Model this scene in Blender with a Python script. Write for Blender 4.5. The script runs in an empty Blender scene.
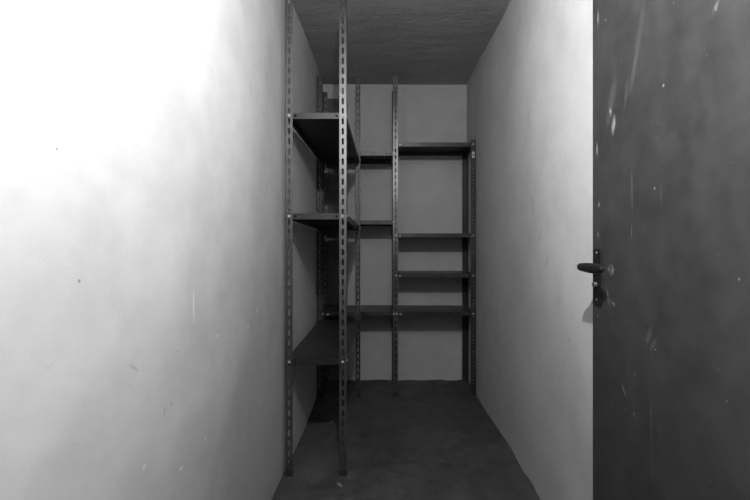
import bpy, bmesh, math, random
from mathutils import Vector, Matrix, noise
random.seed(4)
S = bpy.context.scene
COL = S.collection

# ------------------------------------------------------------ camera, light, exposure
CAM_H = 1.16
cam = bpy.data.cameras.new('camera')
cam.lens = 18.0; cam.sensor_width = 36.0
cam.shift_x = -11 / 750; cam.shift_y = -7 / 750
cam.clip_start = 0.02
co = bpy.data.objects.new('camera', cam); COL.objects.link(co)
co.location = (0, 0, CAM_H); co.rotation_euler = (math.radians(90), 0, 0)
S.camera = co

w = bpy.data.worlds.new('world'); S.world = w; w.use_nodes = True
w.node_tree.nodes['Background'].inputs[0].default_value = (1, 1, 1, 1)
w.node_tree.nodes['Background'].inputs[1].default_value = 0.0

LAMP_SKEW = 0.02
lamp = bpy.data.lights.new('room_lamp', 'POINT')
lamp.energy = 182.0; lamp.shadow_soft_size = 0.022; lamp.color = (1, 1, 1)
lo = bpy.data.objects.new('room_lamp', lamp); COL.objects.link(lo)
lo.location = (0.03, 0.25, 2.15)
# made-up emission pattern: weaker straight ahead, stronger sideways; the fixture itself is unseen
lamp.use_nodes = True
lt = lamp.node_tree; em = lt.nodes['Emission']
gi = lt.nodes.new('ShaderNodeNewGeometry'); sx_ = lt.nodes.new('ShaderNodeSeparateXYZ')
lt.links.new(gi.outputs['Incoming'], sx_.inputs[0])
def lmath(op, a, b=0.0):
    n = lt.nodes.new('ShaderNodeMath'); n.operation = op
    for i, v in enumerate((a, b)):
        if isinstance(v, (int, float)): n.inputs[i].default_value = v
        else: lt.links.new(v, n.inputs[i])
    return n.outputs[0]
side = lmath('ABSOLUTE', lmath('SUBTRACT', sx_.outputs[0], LAMP_SKEW))
mr = lt.nodes.new('ShaderNodeMapRange'); mr.interpolation_type = 'SMOOTHSTEP'
mr.inputs['From Min'].default_value = 0.22; mr.inputs['From Max'].default_value = 0.44
mr.inputs['To Min'].default_value = 0.36; mr.inputs['To Max'].default_value = 1.0
lt.links.new(side, mr.inputs['Value']); lt.links.new(mr.outputs[0], em.inputs['Strength'])

S.view_settings.view_transform = 'Standard'
S.view_settings.look = 'None'
S.view_settings.gamma = 1.0
S.view_settings.use_curve_mapping = False
S.view_settings.exposure = 0.0

# ------------------------------------------------------------ materials
def new_mat(name, rough=0.8, metal=0.0, spec=0.5):
    m = bpy.data.materials.new(name); m.use_nodes = True
    nt = m.node_tree; b = nt.nodes['Principled BSDF']
    b.inputs['Roughness'].default_value = rough
    b.inputs['Metallic'].default_value = metal
    b.inputs['Specular IOR Level'].default_value = spec
    tc = nt.nodes.new('ShaderNodeTexCoord')
    return m, nt, b, tc.outputs['Object']

def n_noise(nt, vec, scale, detail=4, rough=0.55, stretch=None, dist=0.0):
    if stretch:
        mp = nt.nodes.new('ShaderNodeMapping'); mp.inputs['Scale'].default_value = stretch
        nt.links.new(vec, mp.inputs['Vector']); vec = mp.outputs[0]
    n = nt.nodes.new('ShaderNodeTexNoise')
    n.inputs['Scale'].default_value = scale; n.inputs['Detail'].default_value = detail
    n.inputs['Roughness'].default_value = rough; n.inputs['Distortion'].default_value = dist
    nt.links.new(vec, n.inputs['Vector'])
    return n.outputs['Fac']

def n_range(nt, fac, a, b, c, d, smooth=True):
    r = nt.nodes.new('ShaderNodeMapRange')
    if smooth: r.interpolation_type = 'SMOOTHSTEP'
    r.inputs['From Min'].default_value = a; r.inputs['From Max'].default_value = b
    r.inputs['To Min'].default_value = c; r.inputs['To Max'].default_value = d
    nt.links.new(fac, r.inputs['Value'])
    return r.outputs[0]

def n_math(nt, op, a, b):
    n = nt.nodes.new('ShaderNodeMath'); n.operation = op
    for i, v in enumerate((a, b)):
        if isinstance(v, (int, float)): n.inputs[i].default_value = v
        else: nt.links.new(v, n.inputs[i])
    return n.outputs[0]

def n_grey(nt, fac, bsdf):
    c = nt.nodes.new('ShaderNodeCombineColor')
    for i in range(3): nt.links.new(fac, c.inputs[i])
    nt.links.new(c.outputs[0], bsdf.inputs['Base Color'])

def n_bump(nt, fac, bsdf, strength, dist, prev=None):
    b = nt.nodes.new('ShaderNodeBump')
    b.inputs['Strength'].default_value = strength; b.inputs['Distance'].default_value = dist
    nt.links.new(fac, b.inputs['Height'])
    if prev: nt.links.new(prev, b.inputs['Normal'])
    nt.links.new(b.outputs[0], bsdf.inputs['Normal'])
    return b.outputs[0]

def n_spot(nt, vec, centre, radii, rot_x=0.0, rot_z=0.0, soft=0.5, breakup=None):
    """mask of an elongated mark around centre (object coordinates)"""
    s = nt.nodes.new('ShaderNodeVectorMath'); s.operation = 'SUBTRACT'
    nt.links.new(vec, s.inputs[0]); s.inputs[1].default_value = centre
    r = nt.nodes.new('ShaderNodeVectorRotate'); r.rotation_type = 'EULER_XYZ'
    r.inputs['Rotation'].default_value = (rot_x, 0, rot_z)
    nt.links.new(s.outputs[0], r.inputs['Vector'])
    d = nt.nodes.new('ShaderNodeVectorMath'); d.operation = 'DIVIDE'
    nt.links.new(r.outputs[0], d.inputs[0]); d.inputs[1].default_value = radii
    l = nt.nodes.new('ShaderNodeVectorMath'); l.operation = 'LENGTH'
    nt.links.new(d.outputs[0], l.inputs[0])
    m = n_range(nt, l.outputs['Value'], soft, 1.0, 1.0, 0.0)
    if breakup is not None: m = n_math(nt, 'MULTIPLY', m, breakup)
    return m

def plaster(name, base, seed_scale=1.0, tone_marks=()):
    m, nt, b, v = new_mat(name, 0.85, 0, 0.25)
    blot = n_range(nt, n_noise(nt, v, 1.6 * seed_scale, 5, 0.6), 0.3, 0.7, -0.022, 0.02)
    fine = n_range(nt, n_noise(nt, v, 9, 5, 0.65), 0.3, 0.7, -0.02, 0.015)
    tot = n_math(nt, 'ADD', n_math(nt, 'ADD', blot, fine), base)
    for c, r, rx, amt in tone_marks:
        tot = n_math(nt, 'ADD', tot, n_math(nt, 'MULTIPLY', n_spot(nt, v, c, r, rx), amt))
    n_grey(nt, tot, b)
    p = n_bump(nt, n_noise(nt, v, 3.2, 3, 0.5), b, 0.22, 0.02)
    p = n_bump(nt, n_noise(nt, v, 16, 4, 0.55), b, 0.22, 0.004, p)
    p = n_bump(nt, n_range(nt, n_noise(nt, v, 34, 2, 0.5), 0.68, 0.76, 0, 1), b, 0.2, 0.0012, p)
    return m

def on_left(px, py):      # a point of the left wall seen at this place of the photograph
    y = 0.515 * 375 / (386 - px); return (-0.515, y, CAM_H + (243 - py) * y / 375)
def on_door(px, py):
    y = 0.64 * 375 / (px - 386); return (0.64, y, CAM_H + (243 - py) * y / 375)

lsc = []
for (x0, y0), rz, rh, rx, a in [((191, 306), .006, .055, 0.0, .10), ((131, 368), .004, .022, -0.9, -.07),
                               ((161, 412), .003, .016, 0.2, -.10), ((78, 281), .003, .004, 0, -.2),
                               ((168, 404), .003, .004, 0, -.15), ((57, 149), .002, .002, 0, -.3),
                               ((214, 336), .012, .006, 0.3, .10), ((246, 327), .02, .005, 0.4, .12),
                               ((256, 310), .012, .006, 0.2, .14), ((176, 468), .010, .006, 0, .14),
                               ((140, 467), .008, .006, 0, .12), ((200, 438), .008, .005, 0, .12)]:
    lsc.append((on_left(x0, y0), (.2, rz, rh), rx, a))  # scratches and dents; the dents' relief shading is painted as tone
M = {}
def on_right(px, py):
    y = 0.69 * 375 / (px - 386); return (0.69, y, CAM_H + (243 - py) * y / 375)
rsc = [(on_right(px, py), (.2, a, b), r, d) for px, py, a, b, r, d in (
    (541, 236, .05, .012, .9, -.05), (548, 262, .05, .008, 1.1, -.06), (545, 248, .03, .006, -.7, .05), (556, 278, .03, .006, 1.0, -.05),
    (534, 205, .03, .05, .3, -.03), (560, 300, .04, .03, .5, -.03), (508, 277, .10, .004, 0, .03), (521, 20, .03, .006, .5, -.05),
    (530, 120, .02, .06, .2, -.025), (570, 340, .02, .01, .4, -.04))]
M['wall_left'] = plaster('painted_plaster_left', 0.37, 1.0, lsc)
M['wall_right'] = plaster('painted_plaster_right', 0.38, 1.3, rsc)
M['wall_back'] = plaster('painted_plaster_back', 0.37, 0.9)

def ceiling_mat():
    m, nt, b, v = new_mat('rough_painted_ceiling', 0.9, 0, 0.2)
    f = n_range(nt, n_noise(nt, v, 2.5, 5, 0.6), 0.3, 0.7, 0.27, 0.32)
    n_grey(nt, f, b)
    p = n_bump(nt, n_noise(nt, v, 5, 4, 0.6, (1.0, 5.0, 1.0)), b, 0.35, 0.006)
    n_bump(nt, n_noise(nt, v, 22, 3, 0.6, (1.0, 2.0, 1.0)), b, 0.7, 0.004, p)
    return m
M['ceiling'] = ceiling_mat()

def floor_mat():
    m, nt, b, v = new_mat('worn_concrete_floor', 0.7, 0, 0.35)
    a = n_range(nt, n_noise(nt, v, 2.6, 6, 0.62, None, 0.6), 0.32, 0.68, 0.040, 0.062)
    c = n_range(nt, n_noise(nt, v, 13, 6, 0.7), 0.3, 0.7, -0.012, 0.012)
    t = n_math(nt, 'ADD', a, c)
    spk = n_range(nt, n_noise(nt, v, 60, 2, 0.5), 0.74, 0.80, 0, 0.08)
    t = n_math(nt, 'ADD', t, spk)
    brk = n_range(nt, n_noise(nt, v, 60, 3, 0.7), 0.40, 0.56, 0.15, 1)
    for c0, r, rz, amt in [((-0.223, 1.80, 0), (.030, .012, .1), 0.9, .16), ((-0.185, 1.86, 0), (.012, .006, .1), 0, .10),
                           ((-.16, 1.70, 0), (.03, .02, .1), 0, .03), ((-.05, 1.80, 0), (.02, .02, .1), 0, .02),
                           ((.30, 2.0, 0), (.05, .02, .1), .5, .02), ((-.40, 1.9, 0), (.12, .25, .1), 0, .02)]:
        t = n_math(nt, 'ADD', t, n_math(nt, 'MULTIPLY', n_spot(nt, v, c0, r, 0, rz, 0.3, brk), amt))
    n_grey(nt, t, b)
    p = n_bump(nt, n_noise(nt, v, 4, 4, 0.6), b, 0.3, 0.01)
    n_bump(nt, n_noise(nt, v, 40, 5, 0.65), b, 0.3, 0.003, p)
    rr = n_range(nt, n_noise(nt, v, 6, 4, 0.6), 0.3, 0.7, 0.5, 0.85)
    nt.links.new(rr, b.inputs['Roughness'])
    return m
M['floor'] = floor_mat()

def steel_mat(name, base, var, rough, metal=0.0):
    m, nt, b, v = new_mat(name, rough, metal, 0.5)
    f = n_range(nt, n_noise(nt, v, 7, 5, 0.65, (1, 1, 0.35)), 0.3, 0.7, base - var, base + var)
    g = n_range(nt, n_noise(nt, v, 90, 3, 0.6), 0.3, 0.7, -var * .2, var * .2)
    n_grey(nt, n_math(nt, 'ADD', f, g), b)
    n_bump(nt, n_noise(nt, v, 120, 3, 0.6), b, 0.05, 0.0005)
    return m
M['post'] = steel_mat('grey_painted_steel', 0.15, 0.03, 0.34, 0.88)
M['post_rear'] = steel_mat('rear_post_grey_steel', 0.075, 0.015, 0.45, 0.5)  # darker, less glossy copy of the post steel for rear posts
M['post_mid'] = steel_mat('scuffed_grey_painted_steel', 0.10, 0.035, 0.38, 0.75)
M['post_dark'] = steel_mat('darkened_grey_steel', 0.028, 0.008, 0.45, 0.4)  # post paint darkened; on rear posts this paints in their shadow
M['shelf'] = steel_mat('dusty_grey_shelf_steel', 0.040, 0.012, 0.38, 0.5)
M['bolt'] = steel_mat('zinc_bolt', 0.36, 0.03, 0.35)
M['tag'] = steel_mat('pale_bracket_zinc', 0.42, 0.1, 0.4)
M['foot'] = steel_mat('black_plastic', 0.02, 0.005, 0.5)
M['handle'] = steel_mat('black_handle_plastic', 0.006, 0.002, 0.45)
M['cylinder'] = steel_mat('dull_nickel', 0.14, 0.04, 0.4)
M['board'] = steel_mat('dark_grey_board', 0.065, 0.015, 0.8)

def door_mat():
    m, nt, b, v = new_mat('dark_painted_steel_door', 0.5, 0, 0.45)
    base = n_range(nt, n_noise(nt, v, 2.2, 5, 0.6, (1, 1, 0.6), 0.5), 0.3, 0.7, 0.024, 0.034)
    c = n_range(nt, n_noise(nt, v, 14, 5, 0.65), 0.3, 0.7, -0.004, 0.004)
    t = n_math(nt, 'ADD', base, c)
    spk = n_range(nt, n_noise(nt, v, 70, 2, 0.5), 0.735, 0.80, 0, 0.13)
    t = n_math(nt, 'ADD', t, spk)
    brk = n_range(nt, n_noise(nt, v, 45, 4, 0.7, (1, 1, .5)), 0.42, 0.60, 0, 1)
    soft = n_range(nt, n_noise(nt, v, 18, 4, 0.7), 0.3, 0.7, 0.3, 1)
    marks = [((610.5, 113), .008, .020, .15, .20, brk), ((613.5, 125), .013, .036, -.15, .18, brk),
             ((611, 103), .020, .10, -.3, .03, soft), ((598, 22), .006, .05, 0, .12, brk),
             ((597, 150), .007, .03, 0, .12, brk), ((599, 205), .005, .012, 0, .15, brk), ((598, 235), .005, .02, 0, .16, brk),
             ((632, 192), .0022, .09, .02, .09, soft), ((631.5, 232), .002, .03, 0, .09, soft),
             ((661, 200), .003, .06, 0, .03, soft),
             ((611, 270), .020, .022, -.6, .16, brk), ((608, 297), .006, .035, .25, .10, brk), ((614, 304), .02, .006, -.3, .12, brk),
             ((649, 335), .010, .038, -.35, .045, soft), ((653, 345), .008, .03, -.5, .035, soft),
             ((624, 391), .0022, .022, .5, .22, soft), ((634, 414), .003, .008, 0, .22, soft),
             ((640, 30), .014, .12, -.25, .020, soft), ((634, 70), .012, .09, -.3, .022, soft), ((626, 95), .010, .06, -.2, .03, soft),
             ((700, 120), .05, .4, .1, .010, soft), ((652, 450), .006, .2, .05, .02, soft), ((716, 8), .008, .02, -.5, .10, brk)]
    for (px, py), rz, rh, rx, amt, bk in marks:
        t = n_math(nt, 'ADD', t, n_math(nt, 'MULTIPLY', n_spot(nt, v, on_door(px, py), (.2, rz, rh), rx, 0, 0.2, bk), amt))
    n_grey(nt, t, b)
    n_bump(nt, n_noise(nt, v, 5, 4, 0.55), b, 0.15, 0.006)
    rr = n_range(nt, n_noise(nt, v, 5, 4, 0.6), 0.3, 0.7, 0.42, 0.62)
    nt.links.new(rr, b.inputs['Roughness'])
    return m
M['door'] = door_mat()

# ------------------------------------------------------------ mesh helpers
def obj(name, bm, mat, parent=None, bevel=0.0, smooth=False):
    bmesh.ops.recalc_face_normals(bm, faces=bm.faces)
    me = bpy.data.meshes.new(name); bm.to_mesh(me); bm.free()
    me.materials.append(M[mat])
    if smooth:
        for p in me.polygons: p.use_smooth = True
    o = bpy.data.objects.new(name, me); COL.objects.link(o)
    if parent: o.parent = parent
    if bevel:
        md = o.modifiers.new('bevel', 'BEVEL'); md.width = bevel; md.segments = 2; md.limit_method = 'ANGLE'
    return o

def empty(name, loc, label, cat, group=None):
    o = bpy.data.objects.new(name, None); COL.objects.link(o)
    o.location = loc; o['label'] = label; o['category'] = cat
    if group: o['group'] = group
    return o

def box(bm, x0, x1, y0, y1, z0, z1):
    vs = [bm.verts.new((x, y, z)) for x in (x0, x1) for y in (y0, y1) for z in (z0, z1)]
    for f in ((0, 1, 3, 2), (4, 6, 7, 5), (0, 4, 5, 1), (2, 3, 7, 6), (0, 2, 6, 4), (1, 5, 7, 3)):
        bm.faces.new([vs[i] for i in f])

def cyl(bm, centre, axis, r, depth, seg=16, r2=None):
    q = Vector(axis).to_track_quat('Z', 'Y').to_matrix().to_4x4()
    bmesh.ops.create_cone(bm, cap_ends=True, segments=seg, radius1=r, radius2=r if r2 is None else r2, depth=depth,
                          matrix=Matrix.Translation(centre) @ q)

def sheet(bm, origin, U, V, N, length, width, holes, t):
    """A steel strip running along U, width along V, thickness t along N, with octagonal through
    slots. holes: list of (u, v, hu, hv), sorted by u and not overlapping along u."""
    O = Vector(origin); U = Vector(U); V = Vector(V); N = Vector(N)
    layers = []
    cache = [{}, {}]
    def vt(k, u, v):
        key = (round(u, 5), round(v, 5))
        if key not in cache[k]:
            cache[k][key] = bm.verts.new(O + U * u + V * v + N * (t if k else 0))
        return cache[k][key]
    def face(pts):
        a = [vt(0, *p) for p in pts]; b = [vt(1, *p) for p in pts]
        bm.faces.new(list(reversed(a))); bm.faces.new(b)
    def wall(p, q):
        bm.faces.new([vt(0, *p), vt(0, *q), vt(1, *q), vt(1, *p)])
    cuts = [0.0]
    edges = []
    for (u, v, hu, hv) in holes:
        m = 0.0015
        lo_, hi_ = u - hu - m, u + hu + m
        if lo_ - cuts[-1] > 1e-5:
            a, b = cuts[-1], lo_
            face([(a, 0), (b, 0), (b, width), (a, width)]); edges.append((a, b))
        a, b = lo_, hi_
        c = min(hu, hv) * 0.55
        o8 = [(u - hu, v - hv + c), (u - hu + c, v - hv), (u + hu - c, v - hv), (u + hu, v - hv + c),
              (u + hu, v + hv - c), (u + hu - c, v + hv), (u - hu + c, v + hv), (u - hu, v + hv - c)]
        A, B, Cc, D = (a, 0), (b, 0), (b, width), (a, width)
        face([A, o8[1], o8[0]]); face([A, B, o8[2], o8[1]]); face([B, o8[3], o8[2]])
        face([B, Cc, o8[4], o8[3]]); face([Cc, o8[5], o8[4]]); face([Cc, D, o8[6], o8[5]])
        face([D, o8[7], o8[6]]); face([D, A, o8[0], o8[7]])
        for i in range(8): wall(o8[i], o8[(i + 1) % 8])
        edges.append((a, b)); cuts.append(b)
    a, b = cuts[-1], length
    if b - a > 1e-5:
        face([(a, 0), (b, 0), (b, width), (a, width)]); edges.append((a, b))
    for a, b in edges:
        wall((a, 0), (b, 0)); wall((a, width), (b, width))
    wall((0, 0), (0, width)); wall((length, 0), (length, width))

# ------------------------------------------------------------ setting
def struct(o): o['kind'] = 'structure'; return o
Y0, Y1, H = -0.9, 3.17, 2.50

def surf(name, mat, nu, nv, pos, thick_dir, t=0.10):
    """displaced skin facing the room plus a flat outer skin, closed"""
    bm = bmesh.new()
    inner = [[bm.verts.new(pos(i / nu, j / nv)) for j in range(nv + 1)] for i in range(nu + 1)]
    d = Vector(thick_dir) * t
    for i in range(nu):
        for j in range(nv):
            bm.faces.new([inner[i][j], inner[i + 1][j], inner[i + 1][j + 1], inner[i][j + 1]])
    ring = [inner[i][0] for i in range(nu + 1)] + [inner[nu][j] for j in range(1, nv + 1)] + \
           [inner[i][nv] for i in range(nu - 1, -1, -1)] + [inner[0][j] for j in range(nv - 1, 0, -1)]
    outer = [bm.verts.new(v.co + d) for v in ring]
    n = len(ring)
    for k in range(n):
        bm.faces.new([ring[k], ring[(k + 1) % n], outer[(k + 1) % n], outer[k]])
    bm.faces.new(outer)
    o = obj(name, bm, mat, smooth=True)
    for p in o.data.polygons:
        if p.index >= nu * nv: p.use_smooth = False
    return struct(o)

def sstep(a, b, x):
    t = max(0.0, min(1.0, (x - a) / (b - a))); return t * t * (3 - 2 * t)

def interp(t, pts):
    if t <= pts[0][0]: return pts[0][1]
    for (a, p), (b, q) in zip(pts, pts[1:]):
        if t <= b: return p + (q - p) * (t - a) / (b - a)
    return pts[-1][1]
def softplus(t): return t if t > 20 else math.log1p(math.exp(t))
def ridge(d, s1, s2, w, fall=0.75):      # low plaster swelling, shaped to dim the wall past its crest: slope s1 up to the crest, s2 down after it
    return s1 * 0.1 * softplus((d + 0.7) / 0.1) - (s1 + s2) * w * softplus(d / w) + s2 * 0.15 * softplus((d - fall) / 0.15)
def left_pos(u, v):
    y = Y0 + (Y1 + 0.02 - Y0) * u; z = -0.02 + (H + 0.04) * v
    x = -0.507 - 0.020 * sstep(0.3, 2.4, z)
    # slanted soft plaster ridge; its crest follows where the wall light drops off
    e = interp(z, ((0.3, 0.95), (0.56, 1.12), (0.8, 1.28), (1.13, 1.46), (1.95, 1.52), (2.5, 1.55))) + 0.04 * noise.noise(Vector((3.1, z * 3.0, 0)))
    x += ridge(y - e, 0.012, 0.045 + 0.018 * (1 - sstep(0.7, 1.2, z)), 0.035 + 0.035 * sstep(0.9, 1.4, z), 0.32)
    x += 0.005 * noise.noise(Vector((0.3, y * 2.2, z * 1.8))) + 0.002 * noise.noise(Vector((5, y * 6, z * 5)))
    far = interp(y, ((1.7, -0.504), (2.4, -0.508), (2.85, -0.522), (3.2, -0.534))) - 0.014 * sstep(0.3, 2.4, z) * (1 - sstep(2.2, 2.9, y))
    k = sstep(1.6, 2.4, y)
    return (x * (1 - k) + far * k, y, z)
def right_pos(u, v):
    y = Y0 + (Y1 + 0.02 - Y0) * u; z = -0.02 + (H + 0.04) * v
    x = 0.690
    e = interp(z, ((0.3, 1.05), (0.72, 1.30), (0.93, 1.48), (1.37, 1.74), (2.35, 1.92), (2.6, 1.95))) + 0.05 * noise.noise(Vector((7.1, z * 3.2, 0)))
    x -= ridge(y - e, 0.010, 0.040, 0.045 + 0.02 * sstep(1.2, 1.6, z), 0.55)
    x += 0.004 * noise.noise(Vector((9.3, y * 2.2, z * 1.8))) + 0.002 * noise.noise(Vector((15, y * 6, z * 5)))
    x -= 0.006 * math.exp(-z / 0.03) * (0.5 + noise.noise(Vector((2, y * 7, 0))))
    k = sstep(2.1, 2.8, y)
    return (x * (1 - k) + (0.686 - 0.004 * z / 2.5) * k, y, z)
def back_pos(u, v):
    x = -0.6 + 1.4 * u; z = -0.02 + (H + 0.04) * v
    y = Y1 + 0.003 * noise.noise(Vector((x * 3, 4, z * 3)))
    y -= 0.012 * math.exp(-z / 0.018) * (0.4 + noise.noise(Vector((x * 9, 1, 0))))
    return (x, max(y, 3.166), z)
def floor_pos(u, v):
    x = -0.62 + 1.42 * u; y = Y0 - 0.1 + (Y1 + 0.15 - Y0) * v
    z = 0.0015 * noise.noise(Vector((x * 3, y * 3, 1)))
    edge = max(math.exp(-abs(x - 0.69) / 0.03), math.exp(-abs(y - 3.17) / 0.03))
    z += 0.015 * edge * max(0, 0.3 + noise.noise(Vector((x * 8, y * 8, 7))))
    return (x, y, z)
def ceil_pos(u, v):
    x = -0.62 + 1.42 * u; y = Y0 - 0.1 + (Y1 + 0.15 - Y0) * v
    return (x, y, H + 0.004 * noise.noise(Vector((x * 2.5, y * 3.5, 1))) + 0.002 * noise.noise(Vector((x * 4, y * 14, 5))))

surf('floor', 'floor', 90, 180, floor_pos, (0, 0, -1))
surf('ceiling', 'ceiling', 70, 200, ceil_pos, (0, 0, 1))
surf('wall_left', 'wall_left', 200, 130, left_pos, (-1, 0, 0))
surf('wall_right', 'wall_right', 200, 130, right_pos, (1, 0, 0))
surf('wall_back', 'wall_back', 110, 130, back_pos, (0, 1, 0))
bm = bmesh.new(); box(bm, -0.62, 0.80, Y0 - 0.1, Y0, -0.02, H + 0.02)
struct(obj('wall_front', bm, 'board'))

# steel door, swung right back along the right wall
bm = bmesh.new(); box(bm, 0.640, 0.676, 0.34, 1.162, 0.012, 2.05)
door = struct(obj('door_1', bm, 'door', bevel=0.0015))
bm = bmesh.new(); box(bm, 0.62, 0.70, 0.27, 0.335, 0.0, 2.10)
struct(obj('trim_1', bm, 'door', bevel=0.002))
# handle set (escutcheon, lever, lock cylinder)
bm = bmesh.new()
pz0, pz1, py0, py1 = 0.975, 1.143, 1.108, 1.152
box(bm, 0.635, 0.640, py0, py1, pz0, pz1)
plate = obj('handle_plate', bm, 'handle', door, bevel=0.003)
plate['label'] = 'black handle plate'
for zz in (1.131, 0.990):
    bm = bmesh.new(); cyl(bm, (0.6345, 1.130, zz), (1, 0, 0), 0.0036, 0.002, 14)
    obj('screw', bm, 'cylinder', plate)
bm = bmesh.new(); cyl(bm, (0.631, 1.136, 1.034), (1, 0, 0), 0.0075, 0.008, 18)
box(bm, 0.6255, 0.6310, 1.1345, 1.1375, 1.028, 1.040)
obj('lock_cylinder', bm, 'cylinder', plate)
# lever: neck out of the plate, then a tapered grip parallel to the door
bm = bmesh.new()
cyl(bm, (0.622, 1.136, 1.085), (1, 0, 0), 0.012, 0.022, 18)
cyl(bm, (0.606, 1.136, 1.086), (1, 0, 0), 0.0095, 0.024, 18)
prof = [(1.1475, .0095, .008), (1.146, .0115, .0105), (1.130, .0130, .0105), (1.115, .0140, .0095), (1.095, .0150, .008), (1.070, .0150, .0075),
        (1.050, .0130, .007), (1.034, .0095, .006), (1.026, .004, .004)]
rings = []
for (yy, rz, rx) in prof:
    rings.append([bm.verts.new((0.594 + rx * math.cos(a), yy, 1.087 + rz * math.sin(a)))
                  for a in [2 * math.pi * k / 16 for k in range(16)]])
for a, b in zip(rings, rings[1:]):
    for k in range(16): bm.faces.new([a[k], a[(k + 1) % 16], b[(k + 1) % 16], b[k]])
bm.faces.new(rings[0]); bm.faces.new(rings[-1])
obj('lever', bm, 'handle', plate, smooth=False, bevel=0.0)

# ------------------------------------------------------------ slotted angle posts
def post(parent, cx, cy, sx, sy, height, style='slot', mat='post', w=0.035, z0=0.0, foot=True, phase=0.02, name='post'):
    """corner of the angle at (cx, cy); flanges run along sx*X and sy*Y"""
    bm = bmesh.new(); t = 0.002
    base = 0.0
    L = height
    def holes(side):
        r = []
        if style == 'slot':
            u = 0.045 + phase
            while u < L - 0.03:
                r.append((u, w * 0.50, 0.0160, 0.0052)); u += 0.050
        elif style == 'hole':
            u = 0.075 + phase
            while u < L - 0.02:
                r.append((u, w * 0.52, 0.0055, 0.0042)); u += 0.0275
        return r
    sheet(bm, (cx, cy, 0), (0, 0, 1), (sx, 0, 0), (0, sy, 0), L, w, holes(0), t)
    sheet(bm, (cx, cy + sy * t, 0), (0, 0, 1), (0, sy, 0), (sx, 0, 0), L, w - t, holes(1), t)
    p = obj(name, bm, mat, parent)
    p.location = (0, 0, z0)
    if foot:
        bm = bmesh.new(); e = 0.0012
        xs = sorted((cx - sx * e, cx + sx * (w + e))); ys = sorted((cy - sy * e, cy + sy * 0.0055))
        box(bm, xs[0], xs[1], ys[0], ys[1], 0.002, 0.030)
        xs = sorted((cx - sx * e, cx + sx * 0.0055)); ys = sorted((cy + sy * 0.0055, cy + sy * (w + e)))
        box(bm, xs[0], xs[1], ys[0], ys[1], 0.002, 0.030)
        obj('post_foot', bm, 'foot', p)
    return p

def shelf(parent, x0, x1, y0, y1, top, lip=0.030, drop=0.0, bolts=(), tag=None, mat='shelf'):
    """folded steel shelf: top plate, four lips with end slots, inward return flanges.
    drop lowers the far edge a little."""
    bm = bmesh.new(); t = 0.0012
    W, D = x1 - x0, y1 - y0
    box(bm, x0, x1, y0, y1, top - t, top)
    def ends(L): return [(0.018, lip * 0.5, 0.0065, 0.004), (0.045, lip * 0.5, 0.0065, 0.004),
                         (L - 0.045, lip * 0.5, 0.0065, 0.004), (L - 0.018, lip * 0.5, 0.0065, 0.004)]
    sheet(bm, (x0, y0, top - lip), (1, 0, 0), (0, 0, 1), (0, 1, 0), W, lip - t, ends(W), t)
    sheet(bm, (x0, y1 - t, top - lip), (1, 0, 0), (0, 0, 1), (0, 1, 0), W, lip - t, ends(W), t)
    sheet(bm, (x0, y0 + t, top - lip), (0, 1, 0), (0, 0, 1), (1, 0, 0), D - 2 * t, lip - t, ends(D - 2 * t), t)
    sheet(bm, (x1 - t, y0 + t, top - lip), (0, 1, 0), (0, 0, 1), (1, 0, 0), D - 2 * t, lip - t, ends(D - 2 * t), t)
    r = 0.012
    box(bm, x0 + t, x1 - t, y0 + t, y0 + r, top - lip, top - lip + t)
    box(bm, x0 + t, x1 - t, y1 - r, y1 - t, top - lip, top - lip + t)
    box(bm, x0 + t, x0 + r, y0 + r, y1 - r, top - lip, top - lip + t)
    box(bm, x1 - r, x1 - t, y0 + r, y1 - r, top - lip, top - lip + t)
    if drop:
        for v in bm.verts: v.co.z -= drop * (v.co.y - y0) / D
    s = obj('shelf', bm, mat, parent)
    for (bx, by, bz, axis) in bolts:
        bm = bmesh.new()
        cyl(bm, (bx, by, bz), axis, 0.0052, 0.005, 6)
        cyl(bm, (bx, by, bz), axis, 0.0070, 0.0018, 16)
        obj('bolt', bm, 'bolt', s)
    return s

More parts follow.
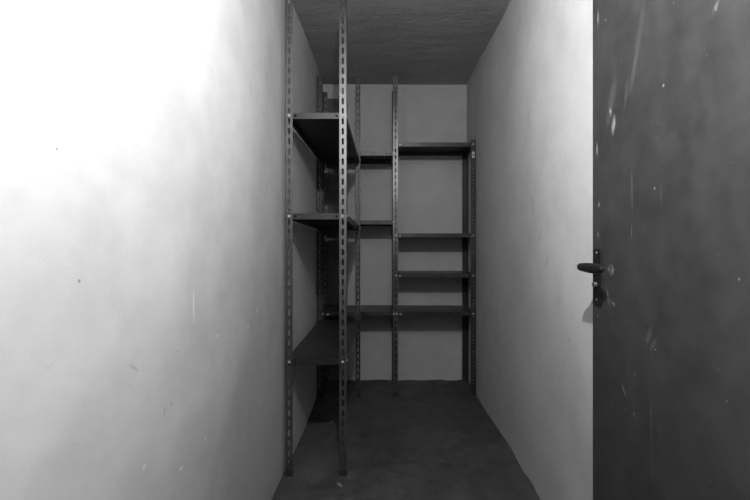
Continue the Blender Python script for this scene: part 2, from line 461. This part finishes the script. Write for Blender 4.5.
# ------------------------------------------------------------ long shelving unit on the left wall
XL, XR, YF, YR = -0.4990, -0.197, 1.863, 2.832
u1 = empty('shelving_unit', (0, 0, 0), 'tall narrow slotted-angle metal shelving unit running along the left wall, three shelves', 'shelving unit')
HP = 2.42
post(u1, XL, YF, 1, 1, HP)
post(u1, XR, YF, -1, 1, HP)
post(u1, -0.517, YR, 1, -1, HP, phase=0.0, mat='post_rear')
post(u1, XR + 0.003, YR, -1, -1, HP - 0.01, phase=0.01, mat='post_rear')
for top, drop in ((1.808, 0.013), (1.308, 0.021), (0.584, 0.004)):
    c = top - 0.014
    shelf(u1, XL + 0.003, XR - 0.003, YF + 0.003, YR - 0.003, top, drop=drop, bolts=[
        (XL + 0.018, YF - 0.002, c, (0, 1, 0)), (XR - 0.018, YF - 0.002, c, (0, 1, 0)),
        (XR + 0.002, YF + 0.018, c, (1, 0, 0)),
        (XR - 0.015, YR + 0.002, c - drop, (0, 1, 0)), (XR + 0.005, YR - 0.020, c - drop, (1, 0, 0)),
        (-0.497, YR + 0.002, c - drop, (0, 1, 0))])

# ------------------------------------------------------------ shelving across the back wall (two bays sharing the middle posts)
BF, BR = 2.838, 3.148
u2 = empty('shelving_unit', (0, 0, 0), 'low wide two-bay dark metal shelving unit against the back wall, shelves at uneven heights', 'shelving unit')
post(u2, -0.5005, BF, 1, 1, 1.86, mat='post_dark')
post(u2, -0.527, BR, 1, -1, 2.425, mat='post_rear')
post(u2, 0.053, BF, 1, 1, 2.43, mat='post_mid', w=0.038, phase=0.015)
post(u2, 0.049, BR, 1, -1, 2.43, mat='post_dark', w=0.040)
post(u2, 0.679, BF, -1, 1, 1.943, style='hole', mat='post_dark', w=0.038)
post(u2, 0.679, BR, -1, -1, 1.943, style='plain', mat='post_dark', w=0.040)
def row(x0, x1, top, xa, xb):
    c = top - 0.014
    shelf(u2, x0, x1, BF + 0.003, BR - 0.003, top, bolts=[
        (xa, BF - 0.002, c, (0, 1, 0)), (xb, BF - 0.002, c, (0, 1, 0)),
        (xa + (0.03 if xa > 0 else 0.04), BF + 0.0015, top - 0.018, (0, 1, 0))])
for top in (1.853, 1.332, 0.638): row(-0.497, 0.0515, top, -0.480, 0.0605)
for top in (1.922, 1.233, 0.928): row(0.0565, 0.676, top, 0.076, 0.660)
row(0.0565, 0.676, 0.638, 0.080, 0.660)
# pale zinc corner bracket on the right-hand post
bm = bmesh.new()
sheet(bm, (0.650, BF - 0.0035, 1.805), (0, 0, 1), (1, 0, 0), (0, 1, 0), 0.045, 0.020, [(0.022, 0.010, 0.010, 0.0045)], 0.0022)
br = obj('bracket', bm, 'tag', u2); br['label'] = 'pale zinc bracket'

# ------------------------------------------------------------ dark board standing on the floor behind the shelves, back corner
bm = bmesh.new(); box(bm, -0.490, -0.325, 3.1505, 3.1625, 0.005, 2.374)
bd = obj('board', bm, 'board', bevel=0.001)
bd['label'] = 'tall narrow dark board upright against the back wall behind the shelves, left corner'
bd['category'] = 'board'
